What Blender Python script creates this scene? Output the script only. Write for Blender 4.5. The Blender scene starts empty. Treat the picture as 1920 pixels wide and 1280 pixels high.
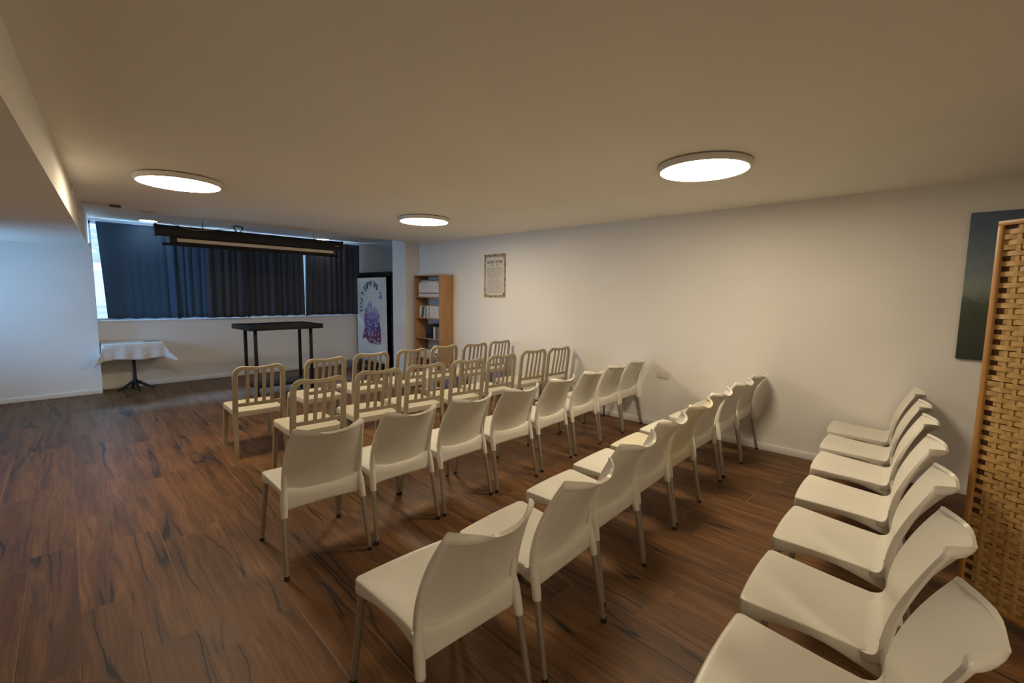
import bpy, bmesh, math, random
from mathutils import Vector, Matrix, Quaternion
random.seed(7)
C = bpy.context.scene.collection
PI = math.pi

# ------------------------------------------------------------------ materials
def mat(name, col, rough=.5, metal=0., spec=.5, noise=.06, nscale=8., bump=0., bscale=60., emit=None, estr=0., coat=0., sub=0.):
    m = bpy.data.materials.new(name); m.use_nodes = True
    nt = m.node_tree; b = nt.nodes['Principled BSDF']
    b.inputs['Roughness'].default_value = rough; b.inputs['Metallic'].default_value = metal
    b.inputs['Specular IOR Level'].default_value = spec
    if coat: b.inputs['Coat Weight'].default_value = coat
    if sub:
        b.inputs['Subsurface Weight'].default_value = sub; b.inputs['Subsurface Radius'].default_value = (.02,.015,.01)
    tc = nt.nodes.new('ShaderNodeTexCoord')
    n = nt.nodes.new('ShaderNodeTexNoise'); n.inputs['Scale'].default_value = nscale; n.inputs['Detail'].default_value = 3
    nt.links.new(tc.outputs['Object'], n.inputs['Vector'])
    r = nt.nodes.new('ShaderNodeValToRGB')
    r.color_ramp.elements[0].position = .3; r.color_ramp.elements[1].position = .7
    r.color_ramp.elements[0].color = tuple(c*(1-noise) for c in col)+(1,)
    r.color_ramp.elements[1].color = tuple(min(1,c*(1+noise)) for c in col)+(1,)
    nt.links.new(n.outputs['Fac'], r.inputs['Fac']); nt.links.new(r.outputs['Color'], b.inputs['Base Color'])
    if bump:
        n2 = nt.nodes.new('ShaderNodeTexNoise'); n2.inputs['Scale'].default_value = bscale; n2.inputs['Detail'].default_value = 4
        nt.links.new(tc.outputs['Object'], n2.inputs['Vector'])
        bp = nt.nodes.new('ShaderNodeBump'); bp.inputs['Strength'].default_value = bump; bp.inputs['Distance'].default_value = .004
        nt.links.new(n2.outputs['Fac'], bp.inputs['Height']); nt.links.new(bp.outputs['Normal'], b.inputs['Normal'])
    if emit:
        b.inputs['Emission Color'].default_value = tuple(emit)+(1,); b.inputs['Emission Strength'].default_value = estr
    return m

class N:   # tiny node helper
    def __init__(s, nt): s.nt = nt
    def new(s, t, **k):
        n = s.nt.nodes.new(t)
        for a, v in k.items(): setattr(n, a, v)
        return n
    def put(s, sock, v):
        if isinstance(v, bpy.types.NodeSocket): s.nt.links.new(v, sock)
        else: sock.default_value = v
    def m(s, op, a, b=0., c=0.):
        n = s.nt.nodes.new('ShaderNodeMath'); n.operation = op
        s.put(n.inputs[0], a); s.put(n.inputs[1], b); s.put(n.inputs[2], c)
        return n.outputs[0]
    def comb(s, x, y, z=0.):
        n = s.nt.nodes.new('ShaderNodeCombineXYZ')
        s.put(n.inputs[0], x); s.put(n.inputs[1], y); s.put(n.inputs[2], z); return n.outputs[0]
    def noise(s, vec, scale=1., detail=3., rough=.5, dist=0.):
        n = s.nt.nodes.new('ShaderNodeTexNoise'); s.put(n.inputs['Vector'], vec)
        n.inputs['Scale'].default_value = scale; n.inputs['Detail'].default_value = detail
        n.inputs['Roughness'].default_value = rough; n.inputs['Distortion'].default_value = dist
        return n.outputs['Fac']
    def ramp(s, f, stops):
        n = s.nt.nodes.new('ShaderNodeValToRGB'); e = n.color_ramp.elements
        while len(e) < len(stops): e.new(.5)
        for i, (p, c) in enumerate(stops):
            e[i].position = p; e[i].color = tuple(c)+(1,) if len(c) == 3 else c
        s.put(n.inputs['Fac'], f); return n.outputs['Color']
    def mix(s, f, a, b, mode='MIX'):
        n = s.nt.nodes.new('ShaderNodeMix'); n.data_type = 'RGBA'; n.blend_type = mode
        s.put(n.inputs[0], f)
        for sk, v in ((n.inputs[6], a), (n.inputs[7], b)):
            if isinstance(v, bpy.types.NodeSocket): s.nt.links.new(v, sk)
            else: sk.default_value = tuple(v)+(1,)
        return n.outputs[2]
    def smooth(s, x, a, b):   # map a..b to 0..1 smoothly
        n = s.nt.nodes.new('ShaderNodeMapRange'); n.interpolation_type = 'SMOOTHSTEP'
        s.put(n.inputs[0], x); n.inputs[1].default_value = a; n.inputs[2].default_value = b
        n.inputs[3].default_value = 0; n.inputs[4].default_value = 1; return n.outputs[0]

def nodes_mat(name):
    m = bpy.data.materials.new(name); m.use_nodes = True
    return m, N(m.node_tree), m.node_tree.nodes['Principled BSDF']

def floor_mat():
    m, g, b = nodes_mat('laminate_floor')
    tc = g.new('ShaderNodeTexCoord'); sp = g.new('ShaderNodeSeparateXYZ'); g.nt.links.new(tc.outputs['Object'], sp.inputs[0])
    x = g.m('SUBTRACT', sp.outputs[0], g.m('MULTIPLY', sp.outputs[1], .030)); y = sp.outputs[1]
    u = g.m('DIVIDE', g.m('SUBTRACT', x, .15), .2)
    col = g.m('FLOOR', u); fu = g.m('FRACT', u)
    h = g.m('FRACT', g.m('ADD', g.m('MULTIPLY', g.m('MULTIPLY', col, col), .3819), g.m('MULTIPLY', col, .7981)))
    v = g.m('ADD', g.m('DIVIDE', g.m('SUBTRACT', y, 2.458), 1.28), h)
    row = g.m('FLOOR', v); fv = g.m('FRACT', v)
    wn = g.new('ShaderNodeTexWhiteNoise', noise_dimensions='2D'); g.put(wn.inputs['Vector'], g.comb(col, row))
    rnd = wn.outputs['Value']; rc = g.new('ShaderNodeSeparateColor'); g.nt.links.new(wn.outputs['Color'], rc.inputs[0])
    ox = g.m('MULTIPLY', rnd, 37.); oy = g.m('MULTIPLY', rc.outputs[1], 53.)
    wob = g.m('MULTIPLY', g.m('SUBTRACT', g.noise(g.comb(g.m('ADD', g.m('MULTIPLY', x, 4.), ox), g.m('ADD', g.m('MULTIPLY', y, 2.2), oy)), 1., 3., .55), .5), .30)
    gx = g.m('ADD', x, g.m('MULTIPLY', wob, .22))
    grain = g.noise(g.comb(g.m('ADD', g.m('MULTIPLY', gx, 70.), ox), g.m('ADD', g.m('MULTIPLY', y, 2.5), oy)), 1., 4., .6)
    broad = g.noise(g.comb(g.m('ADD', g.m('MULTIPLY', gx, 11.), ox), g.m('ADD', g.m('MULTIPLY', y, .9), oy)), 1., 3., .55)
    base = g.ramp(broad, [(.25, (.092,.042,.015)), (.48, (.152,.072,.026)), (.62, (.196,.098,.038)), (.8, (.120,.058,.022))])
    base = g.mix(.75, base, g.ramp(grain, [(.3, (.48,.45,.43)), (.7, (1.25,1.22,1.18))]), 'MULTIPLY')
    # dark smoky streaks and hairline cracks that run with the grain
    cf = g.m('ADD', x, g.m('MULTIPLY', wob, .24))
    cn = g.noise(g.comb(g.m('ADD', g.m('MULTIPLY', cf, 5.2), ox), g.m('ADD', g.m('MULTIPLY', y, .28), oy)), 1., 2., .5)
    d = g.m('ABSOLUTE', g.m('SUBTRACT', cn, .5))
    msk = g.smooth(g.noise(g.comb(g.m('ADD', g.m('MULTIPLY', x, 3.), oy), g.m('ADD', g.m('MULTIPLY', y, 1.3), ox)), 1., 2.), .40, .56)
    crack = g.m('MULTIPLY', g.m('SUBTRACT', 1., g.smooth(d, .002, .011)), msk)
    smoke = g.m('MULTIPLY', g.m('SUBTRACT', 1., g.smooth(d, .0, .06)), msk)
    base = g.mix(g.m('MULTIPLY', smoke, .42), base, (.060,.036,.026))
    base = g.mix(g.m('MULTIPLY', crack, .95), base, (.018,.012,.010))
    cn2 = g.noise(g.comb(g.m('ADD', g.m('MULTIPLY', cf, 13.), oy), g.m('ADD', g.m('MULTIPLY', y, .55), ox)), 1., 2., .5)
    d2 = g.m('ABSOLUTE', g.m('SUBTRACT', cn2, .5))
    msk2 = g.smooth(g.noise(g.comb(g.m('ADD', g.m('MULTIPLY', x, 4.), ox), g.m('ADD', g.m('MULTIPLY', y, 1.1), oy)), 1., 2.), .50, .62)
    base = g.mix(g.m('MULTIPLY', g.m('MULTIPLY', g.m('SUBTRACT', 1., g.smooth(d2, .0, .05)), msk2), .55), base, (.045,.026,.017))
    # short cross-knots
    kn = g.noise(g.comb(g.m('ADD', g.m('MULTIPLY', x, 5.), oy), g.m('ADD', g.m('MULTIPLY', y, 22.), ox)), 1., 2.)
    knot = g.m('MULTIPLY', g.smooth(kn, .70, .76), smoke)
    base = g.mix(g.m('MULTIPLY', knot, .9), base, (.02,.013,.010))
    tone = g.m('ADD', .86, g.m('MULTIPLY', rc.outputs[2], .28))
    tn = g.new('ShaderNodeCombineColor'); [g.put(tn.inputs[i], tone) for i in range(3)]
    base = g.mix(1., base, tn.outputs[0], 'MULTIPLY')
    # plank edges: a dark groove on most, a painted pale bevel highlight on some
    e = g.m('MINIMUM', g.m('MULTIPLY', g.m('MINIMUM', fu, g.m('SUBTRACT', 1., fu)), .2), g.m('MULTIPLY', g.m('MINIMUM', fv, g.m('SUBTRACT', 1., fv)), 1.28))
    edge = g.m('SUBTRACT', 1., g.smooth(e, .0008, .0030))
    pale = g.m('GREATER_THAN', rc.outputs[0], .62)
    ec = g.mix(pale, (.050,.028,.018), (.34,.22,.135))
    base = g.mix(g.m('MULTIPLY', edge, .6), base, ec)
    g.nt.links.new(base, b.inputs['Base Color'])
    rr = g.m('ADD', .40, g.m('MULTIPLY', grain, .16)); g.nt.links.new(rr, b.inputs['Roughness'])
    b.inputs['Specular IOR Level'].default_value = .24
    bp = g.new('ShaderNodeBump'); bp.inputs['Strength'].default_value = .25; bp.inputs['Distance'].default_value = .002
    g.put(bp.inputs['Height'], g.m('SUBTRACT', g.m('MULTIPLY', grain, .4), g.m('ADD', edge, g.m('MULTIPLY', crack, .6))))
    g.nt.links.new(bp.outputs['Normal'], b.inputs['Normal'])
    return m

def wood_mat(name, dark, light, axis=2, scale=14., rough=.45):
    m, g, b = nodes_mat(name)
    tc = g.new('ShaderNodeTexCoord'); sp = g.new('ShaderNodeSeparateXYZ'); g.nt.links.new(tc.outputs['Object'], sp.inputs[0])
    o = [g.m('MULTIPLY', sp.outputs[i], scale*(.09 if i == axis else 1.)) for i in range(3)]
    n = g.noise(g.comb(*o), 1., 4., .6, .4)
    g.nt.links.new(g.ramp(n, [(.3, dark), (.7, light)]), b.inputs['Base Color'])
    b.inputs['Roughness'].default_value = rough
    return m

def cloth_mat(name, col, trans=.0, nscale=30., noise=.12, tcol=None):
    m, g, b = nodes_mat(name)
    tc = g.new('ShaderNodeTexCoord')
    n = g.noise(tc.outputs['Object'], nscale, 4.)
    c = g.ramp(n, [(.3, tuple(k*(1-noise) for k in col)), (.7, tuple(k*(1+noise) for k in col))])
    g.nt.links.new(c, b.inputs['Base Color']); b.inputs['Roughness'].default_value = .9
    b.inputs['Specular IOR Level'].default_value = .15
    if trans:
        t = g.new('ShaderNodeBsdfTranslucent'); t.inputs[0].default_value = tuple(tcol or col)+(1,)
        mx = g.new('ShaderNodeMixShader'); mx.inputs[0].default_value = trans
        out = [k for k in g.nt.nodes if k.type == 'OUTPUT_MATERIAL'][0]
        g.nt.links.new(b.outputs[0], mx.inputs[1]); g.nt.links.new(t.outputs[0], mx.inputs[2]); g.nt.links.new(mx.outputs[0], out.inputs[0])
    return m

def glass_mat():
    m, g, b = nodes_mat('window_glass')
    t = g.new('ShaderNodeBsdfTransparent'); t.inputs[0].default_value = (.93,.96,.98,1)
    gl = g.new('ShaderNodeBsdfGlossy'); gl.inputs['Roughness'].default_value = .03
    fr = g.new('ShaderNodeFresnel'); fr.inputs[0].default_value = 1.45
    mx = g.new('ShaderNodeMixShader'); out = [k for k in g.nt.nodes if k.type == 'OUTPUT_MATERIAL'][0]
    g.nt.links.new(fr.outputs[0], mx.inputs[0]); g.nt.links.new(t.outputs[0], mx.inputs[1]); g.nt.links.new(gl.outputs[0], mx.inputs[2])
    g.nt.links.new(mx.outputs[0], out.inputs[0]); return m

def canvas_mat():
    m, g, b = nodes_mat('painted_canvas')
    tc = g.new('ShaderNodeTexCoord'); sp = g.new('ShaderNodeSeparateXYZ'); g.nt.links.new(tc.outputs['Object'], sp.inputs[0])
    n = g.noise(tc.outputs['Object'], 3.2, 5., .6, .3)
    z = g.m('ADD', sp.outputs[2], g.m('MULTIPLY', g.m('SUBTRACT', n, .5), .30))
    c = g.ramp(g.m('DIVIDE', z, 1.17), [(.05, (0.040,0.052,0.040)), (.27, (0.044,0.060,0.036)), (.36, (0.060,0.084,0.052)), (.43, (0.150,0.180,0.160)), (.52, (0.210,0.250,0.236)), (.60, (0.164,0.210,0.230)), (.80, (0.100,0.144,0.210)), (.97, (0.084,0.124,0.200))])
    n2 = g.noise(tc.outputs['Object'], 14., 4., .6)
    c = g.mix(.35, c, g.ramp(n2, [(.3, (.6,.6,.6)), (.7, (1.3,1.3,1.25))]), 'MULTIPLY')
    # a pale ridge of brushwork above the horizon line
    rid = g.m('MULTIPLY', g.m('SUBTRACT', 1., g.smooth(g.m('ABSOLUTE', g.m('SUBTRACT', sp.outputs[2], .495)), .0, .035)), g.smooth(g.noise(tc.outputs['Object'], 9., 3.), .5, .62))
    c = g.mix(g.m('MULTIPLY', rid, .6), c, (.20,.22,.21))
    g.nt.links.new(c, b.inputs['Base Color']); b.inputs['Roughness'].default_value = .55
    return m

def city_mat():
    m, g, b = nodes_mat('painted_city_print')
    tc = g.new('ShaderNodeTexCoord'); sp = g.new('ShaderNodeSeparateXYZ'); g.nt.links.new(tc.outputs['Object'], sp.inputs[0])
    v = g.new('ShaderNodeTexVoronoi', feature='F1', distance='CHEBYCHEV'); v.inputs['Scale'].default_value = 1.
    g.put(v.inputs['Vector'], g.comb(g.m('MULTIPLY', sp.outputs[0], 16.), g.m('MULTIPLY', sp.outputs[1], 16.), g.m('MULTIPLY', sp.outputs[2], 22.)))
    sc = g.new('ShaderNodeSeparateColor'); g.nt.links.new(v.outputs['Color'], sc.inputs[0])
    n = g.noise(tc.outputs['Object'], 5., 3.)
    z = g.m('ADD', sp.outputs[2], g.m('MULTIPLY', g.m('SUBTRACT', n, .5), .35))
    c = g.ramp(z, [(.05, (.22,.035,.06)), (.22, (.20,.04,.09)), (.34, (.09,.06,.20)), (.50, (.14,.10,.30)), (.64, (.30,.20,.36)), (.76, (.26,.32,.50)), (.92, (.40,.52,.68))])
    c = g.mix(g.smooth(sc.outputs[0], .45, .75), c, g.ramp(z, [(.1, (.05,.03,.10)), (.5, (.25,.20,.45)), (.9, (.55,.62,.75))]))
    c = g.mix(g.m('MULTIPLY', g.smooth(sc.outputs[1], .80, .9), .7), c, (.55,.48,.50))
    g.nt.links.new(c, b.inputs['Base Color']); b.inputs['Roughness'].default_value = .85
    return m

def parchment_mat():
    m, g, b = nodes_mat('ornate_border_print')
    tc = g.new('ShaderNodeTexCoord')
    n = g.noise(tc.outputs['Object'], 16., 5., .65, .5)
    c = g.ramp(n, [(.34, (.07,.042,.022)), (.46, (.28,.20,.09)), (.56, (.48,.39,.22)), (.68, (.20,.16,.10))])
    g.nt.links.new(c, b.inputs['Base Color']); b.inputs['Roughness'].default_value = .6
    return m

M = dict(
  wall=mat('white_wall_paint', (.80,.78,.74), .75, noise=.02, nscale=1.5, bump=.06, bscale=90),
  ceil=mat('ceiling_paint', (.92,.885,.80), .85, noise=.02, nscale=1.2, bump=.06, bscale=70),
  trim=mat('white_baseboard_paint', (.80,.79,.76), .45, noise=.02),
  floor=floor_mat(),
  white=mat('white_chair_plastic', (.72,.69,.60), .36, noise=.035, nscale=5, bump=.03, bscale=180, spec=.45),
  cream=mat('cream_chair_plastic', (.68,.62,.45), .36, noise=.035, nscale=5, bump=.03, bscale=180, spec=.45),
  legm=mat('satin_chair_tube', (.47,.44,.38), .36, metal=.75, noise=.05),
  rubber=mat('black_rubber', (.02,.02,.02), .7),
  taupe=mat('taupe_chair_plastic', (.385,.325,.225), .38, noise=.05, nscale=6, spec=.5),
  taupe_seat=mat('taupe_seat_plastic', (.52,.465,.345), .42, noise=.05, nscale=9, spec=.5),
  black=mat('black_painted_wood', (.009,.008,.008), .5, noise=.2, spec=.25),
  blackm=mat('black_metal', (.008,.008,.009), .45, noise=.2, spec=.25),
  iron=mat('black_cast_iron', (.012,.010,.010), .5, noise=.3, bump=.2),
  linen=cloth_mat('white_linen', (.80,.80,.80), .15),
  curtain=cloth_mat('charcoal_curtain_cloth', (.066,.073,.092), .0, nscale=45.),
  bluelit_cloth=cloth_mat('daylit_charcoal_curtain_cloth', (.052,.105,.190), .0, nscale=45.),  # charcoal cloth with the blue daylight on it put into the colour
  arkcloth=cloth_mat('ivory_curtain_cloth', (.74,.73,.68), .1),
  ark=mat('black_lacquered_wood', (.010,.009,.009), .35, noise=.2),
  letter=mat('violet_embroidery', (.085,.055,.20), .8, noise=.3, nscale=20),
  city=city_mat(),
  oak=wood_mat('oak_veneer', (.30,.155,.062), (.42,.235,.105), 2, 16.),
  shelf=wood_mat('oak_veneer_shelf', (.32,.175,.08), (.42,.25,.125), 1, 16.),
  backing=mat('bookcase_backing', (.60,.56,.52), .7),
  lampframe=mat('white_lamp_frame', (.72,.70,.68), .45, noise=.02),
  diffuser=mat('lit_lamp_diffuser', (.9,.9,.88), .5, emit=(1.,.83,.60), estr=33.),
  smalldiff=mat('lit_downlight', (.9,.9,.9), .5, emit=(1.,.95,.88), estr=10.),
  screenfab=mat('screen_fabric', (.62,.55,.47), .8),
  plate=mat('socket_plastic', (.70,.67,.62), .35, noise=.02),
  dark=mat('socket_holes', (.10,.09,.08), .6),
  canvas=canvas_mat(),
  paper=mat('cream_poster_paper', (.66,.62,.55), .7, noise=.04, nscale=10),
  border=parchment_mat(),
  ink=mat('black_ink', (.05,.04,.04), .7), inkred=mat('red_ink', (.35,.10,.10), .7), greyink=mat('grey_ink', (.20,.18,.17), .7),
  bamboo=wood_mat('bamboo_strip', (.46,.27,.085), (.66,.43,.17), 1, 40., .5),
  slat=wood_mat('bamboo_slat', (.50,.31,.11), (.62,.41,.17), 2, 40., .5),
  mat=wood_mat('brown_reed_mat', (.085,.040,.012), (.17,.085,.026), 2, 60., .6),
  pine=wood_mat('pine_frame', (.40,.20,.055), (.52,.28,.085), 2, 20., .4),
  bookw=mat('white_book_cloth', (.62,.59,.57), .55, noise=.06, nscale=30),
  bookg=mat('grey_book_cloth', (.36,.35,.35), .55, noise=.06, nscale=30),
  bookteal=mat('green_grey_book_cloth', (.13,.16,.16), .55, noise=.1, nscale=30),
  bookband=mat('brown_spine_band', (.10,.05,.04), .5),
  bookk=mat('black_book_cloth', (.018,.016,.02), .45, noise=.2, nscale=30),
  bookb=mat('blue_book_cloth', (.16,.20,.28), .5, noise=.1, nscale=30),
  bookbr=mat('brown_book_cloth', (.12,.075,.045), .5, noise=.1, nscale=30),
  pages=mat('page_edges', (.68,.64,.56), .8, noise=.08, nscale=80),
  blue=mat('dull_blue_plastic', (.13,.15,.24), .5), lilac=mat('pale_lilac_board', (.62,.60,.68), .6),
  winframe=mat('white_window_frame', (.78,.80,.82), .4, noise=.02),
  glass=glass_mat(),
  facade=mat('pale_facade_render', (.75,.76,.76), .8, noise=.05, nscale=3),
  facade_dark=mat('facade_louvre', (.34,.40,.46), .7),
  cable=mat('beige_cable', (.45,.40,.30), .5), lead=mat('black_cable', (.012,.012,.012), .5),
  plaster=mat('plaster_fitting', (.60,.56,.50), .7),
)

# ------------------------------------------------------------------ mesh helpers
def link(o, parent=None):
    C.objects.link(o)
    if parent is not None: o.parent = parent
    return o
def obj(name, bm, m, parent=None, sharp=38, loc=None, recalc=True):
    if recalc: bmesh.ops.recalc_face_normals(bm, faces=bm.faces)
    me = bpy.data.meshes.new(name); bm.to_mesh(me); bm.free()
    for p in me.polygons: p.use_smooth = True
    me.set_sharp_from_angle(angle=math.radians(sharp))
    for k in (m if isinstance(m, (list, tuple)) else [m]): me.materials.append(M[k] if isinstance(k, str) else k)
    o = bpy.data.objects.new(name, me); link(o, parent)
    if loc: o.location = loc
    return o
def tag(o, label, cat, group=None):
    o['label'] = label; o['category'] = cat
    if group: o['group'] = group
    return o
def thing(name, label, cat, loc=(0,0,0), rz=0, group=None):
    o = bpy.data.objects.new(name, None); link(o); o.empty_display_size = .1
    o.location = loc; o.rotation_euler = (0,0,rz); return tag(o, label, cat, group)
def struct(name, bm, m, sharp=30):
    o = obj(name, bm, m, None, sharp); o['kind'] = 'structure'; return o
def BM(): return bmesh.new()
def box(bm, x0,x1,y0,y1,z0,z1, bev=0., mi=0):
    vs = [bm.verts.new(p) for p in ((x0,y0,z0),(x1,y0,z0),(x1,y1,z0),(x0,y1,z0),(x0,y0,z1),(x1,y0,z1),(x1,y1,z1),(x0,y1,z1))]
    fs = [bm.faces.new([vs[i] for i in q]) for q in ((0,3,2,1),(4,5,6,7),(0,1,5,4),(1,2,6,5),(2,3,7,6),(3,0,4,7))]
    for f in fs: f.material_index = mi
    if bev:
        ed = list({e for f in fs for e in f.edges})
        r = bmesh.ops.bevel(bm, geom=ed, offset=bev, segments=2, profile=.5, affect='EDGES')
        for f in r['faces']: f.material_index = mi
    return bm
def obox(bm, c, axes, half, bev=0., mi=0):     # oriented box: centre, three unit axes, half sizes
    c = Vector(c); a = [Vector(k)*h for k, h in zip(axes, half)]
    S = [(-1,-1,-1),(1,-1,-1),(1,1,-1),(-1,1,-1),(-1,-1,1),(1,-1,1),(1,1,1),(-1,1,1)]
    vs = [bm.verts.new(c+a[0]*s[0]+a[1]*s[1]+a[2]*s[2]) for s in S]
    fs = [bm.faces.new([vs[i] for i in q]) for q in ((0,3,2,1),(4,5,6,7),(0,1,5,4),(1,2,6,5),(2,3,7,6),(3,0,4,7))]
    for f in fs: f.material_index = mi
    if bev: bmesh.ops.bevel(bm, geom=list({e for f in fs for e in f.edges}), offset=bev, segments=2, profile=.5, affect='EDGES')
    return bm
def loft(bm, rings, cap=True, closed=True, mi=0):
    R = [[bm.verts.new(p) for p in r] for r in rings]; n = len(R[0])
    for a, b in zip(R, R[1:]):
        for i in range(n if closed else n-1):
            j = (i+1) % n
            f = bm.faces.new((a[i], a[j], b[j], b[i])); f.material_index = mi
    if cap and closed:
        for q in (list(reversed(R[0])), R[-1]):
            try: bm.faces.new(q).material_index = mi
            except ValueError: pass
    return R
def tube(bm, pts, r, n=10, cap=True, mi=0):
    pts = [Vector(p) for p in pts]; rs = r if isinstance(r, (list, tuple)) else [r]*len(pts)
    rings = []; up = None
    for i, p in enumerate(pts):
        t = (pts[min(i+1, len(pts)-1)]-pts[max(i-1, 0)]).normalized()
        if up is None:
            up = Vector((0,0,1)) if abs(t.z) < .9 else Vector((1,0,0))
        u = (up-t*up.dot(t)).normalized(); w = t.cross(u); up = u
        rings.append([p+(u*math.cos(2*PI*k/n)+w*math.sin(2*PI*k/n))*rs[i] for k in range(n)])
    loft(bm, rings, cap, True, mi)
def rect_sweep(bm, pts, wdir, w, d, mi=0):      # rectangular section; wdir(i) gives the in-plane width vector, depth is across
    rings = []; P = [Vector(p) for p in pts]
    for i, p in enumerate(P):
        t = (P[min(i+1, len(P)-1)]-P[max(i-1, 0)]).normalized()
        a = Vector(wdir(i)); a = (a-t*a.dot(t)).normalized(); b = t.cross(a)
        ww = w[i]/2 if isinstance(w, (list, tuple)) else w/2; dd = d[i]/2 if isinstance(d, (list, tuple)) else d/2
        c = min(ww, dd)*.3
        rings.append([p+a*sx+b*sy for sx, sy in ((-ww,-dd+c),(-ww+c,-dd),(ww-c,-dd),(ww,-dd+c),(ww,dd-c),(ww-c,dd),(-ww+c,dd),(-ww,dd-c))])
    loft(bm, rings, True, True, mi)
def lathe(bm, prof, n=24, c=(0,0), mi=0):
    rings = [[(c[0]+r*math.cos(2*PI*k/n), c[1]+r*math.sin(2*PI*k/n), z) for k in range(n)] for r, z in prof]
    loft(bm, rings, True, True, mi)
def crom(P, t):                                  # Catmull-Rom through tuples, t in 0..1
    n = len(P)-1; s = min(max(t, 0), 1)*n; i = min(int(s), n-1); f = s-i
    p = [P[max(i-1, 0)], P[i], P[i+1], P[min(i+2, n)]]
    return tuple(.5*((2*b)+(-a+c)*f+(2*a-5*b+4*c-d)*f*f+(-a+3*b-3*c+d)*f**3) for a, b, c, d in zip(*p))
def lerp(a, b, t): return a+(b-a)*t
def dup(root, loc, rz, label, group=None):
    r = root.copy(); C.objects.link(r); r.location = loc; r.rotation_euler = (0,0,rz); r['label'] = label
    if group: r['group'] = group
    for ch in list(root.children):
        c = ch.copy(); C.objects.link(c); c.parent = r
        for gch in ch.children:
            d = gch.copy(); C.objects.link(d); d.parent = c
    return r

# ------------------------------------------------------------------ the room
XR, YW, ZC, ZH, ZL = 5.255, 9.70, 2.56, 2.70, 2.24
def beam_x(y): return -.25+.0875*y
bm = BM(); box(bm, -1.8,6.4,-3.2,9.9,-.12,0); struct('floor', bm, 'floor')
bm = BM()
y0, y1 = -3.2, 9.95
loft(bm, [[(-1.8,y0,z),(beam_x(y0),y0,z),(beam_x(y1),y1,z),(-1.8,y1,z)] for z in (ZL, 2.85)])          # dropped part on the left
loft(bm, [[(beam_x(y0)-.05,y0,z),(6.4,y0,z),(6.4,7.42,z),(beam_x(7.42)-.05,7.42,z)] for z in (ZC, 2.85)])   # main ceiling
loft(bm, [[(beam_x(7.4)-.05,7.40,z),(6.4,7.40,z),(6.4,y1,z),(beam_x(y1)-.05,y1,z)] for z in (ZH, 2.85)])    # raised strip along the window
struct('ceiling', bm, 'ceil')
bm = BM(); box(bm, XR,XR+.15,-3.2,7.70,0,2.7); box(bm, XR+.05,6.4,7.98,8.10,0,2.75); box(bm, 6.2,6.4,8.05,9.95,0,2.75)
struct('wall_right', bm, 'wall')
bm = BM(); box(bm, 4.95,XR+.15,7.65,8.11,0,2.72); struct('wall_pillar', bm, 'wall')
bm = BM()
box(bm, -1.8,.60,9.37,9.95,0,ZL+.05)
box(bm, .60,5.02,YW,9.95,0,1.105); box(bm, .55,5.02,YW,9.95,2.67,2.75); box(bm, 5.02,6.4,YW,9.95,0,2.75)
struct('wall_back', bm, 'wall')
bm = BM()
box(bm, -1.8,-1.6,-3.2,7.5,0,ZL+.1); box(bm, -1.8,-1.6,9.2,9.95,0,ZL+.1); box(bm, -1.8,-1.6,7.5,9.2,0,.9); box(bm, -1.8,-1.6,7.5,9.2,2.1,ZL+.1)
struct('wall_left', bm, 'wall')
bm = BM(); box(bm, -1.8,6.4,-3.2,-3.0,0,2.75); struct('wall_front', bm, 'wall')
def skirting(name, *boxes):
    b = BM()
    for q in boxes: box(b, *q, bev=.004)
    return struct(name, b, 'trim')
skirting('baseboard_right', (XR-.014,XR+.01,-3.0,7.65,0,.07), (4.936,XR,7.636,7.66,0,.07), (4.936,4.96,7.64,8.11,0,.07))
skirting('baseboard_back', (.62,6.2,YW-.014,YW+.01,0,.07), (.595,.614,9.356,YW,0,.07))
skirting('baseboard_left', (-1.6,.614,9.356,9.38,0,.07))
# windows: frame, panes
def window(name, fr, panes, along):
    b = BM()
    for q in fr: box(b, *q, bev=.004)
    w = struct(name, b, 'winframe')
    for q in panes:
        g = BM(); box(g, *q); obj('pane', g, 'glass', w)
    return w
xs = [.60, 1.705, 2.81, 3.915, 5.02]
fr = [(.60,5.02,9.78,9.84,1.105,1.14), (.60,5.02,9.78,9.84,2.62,2.67)]
for k, x in enumerate(xs): fr.append((max(.60, x-.03), min(5.02, x+.03), 9.78,9.84,1.105,2.67))
window('window_1', fr, [(xs[k]+.02, xs[k+1]-.02, 9.805,9.813,1.13,2.63) for k in range(4)], 0)
bm = BM(); box(bm, .60,5.02,9.685,9.80,1.08,1.108, bev=.006); struct('trim_1', bm, 'trim')      # sill
fr = [(-1.72,-1.66,7.5,9.2,.9,.95), (-1.72,-1.66,7.5,9.2,2.05,2.1)]+[(-1.72,-1.66,max(7.5, y-.03),min(9.2, y+.03),.9,2.1) for y in (7.5,8.35,9.2)]
window('window_2', fr, [(-1.70,-1.69,a,b_,.94,2.06) for a, b_ in ((7.52,8.33),(8.37,9.18))], 1)

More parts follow.
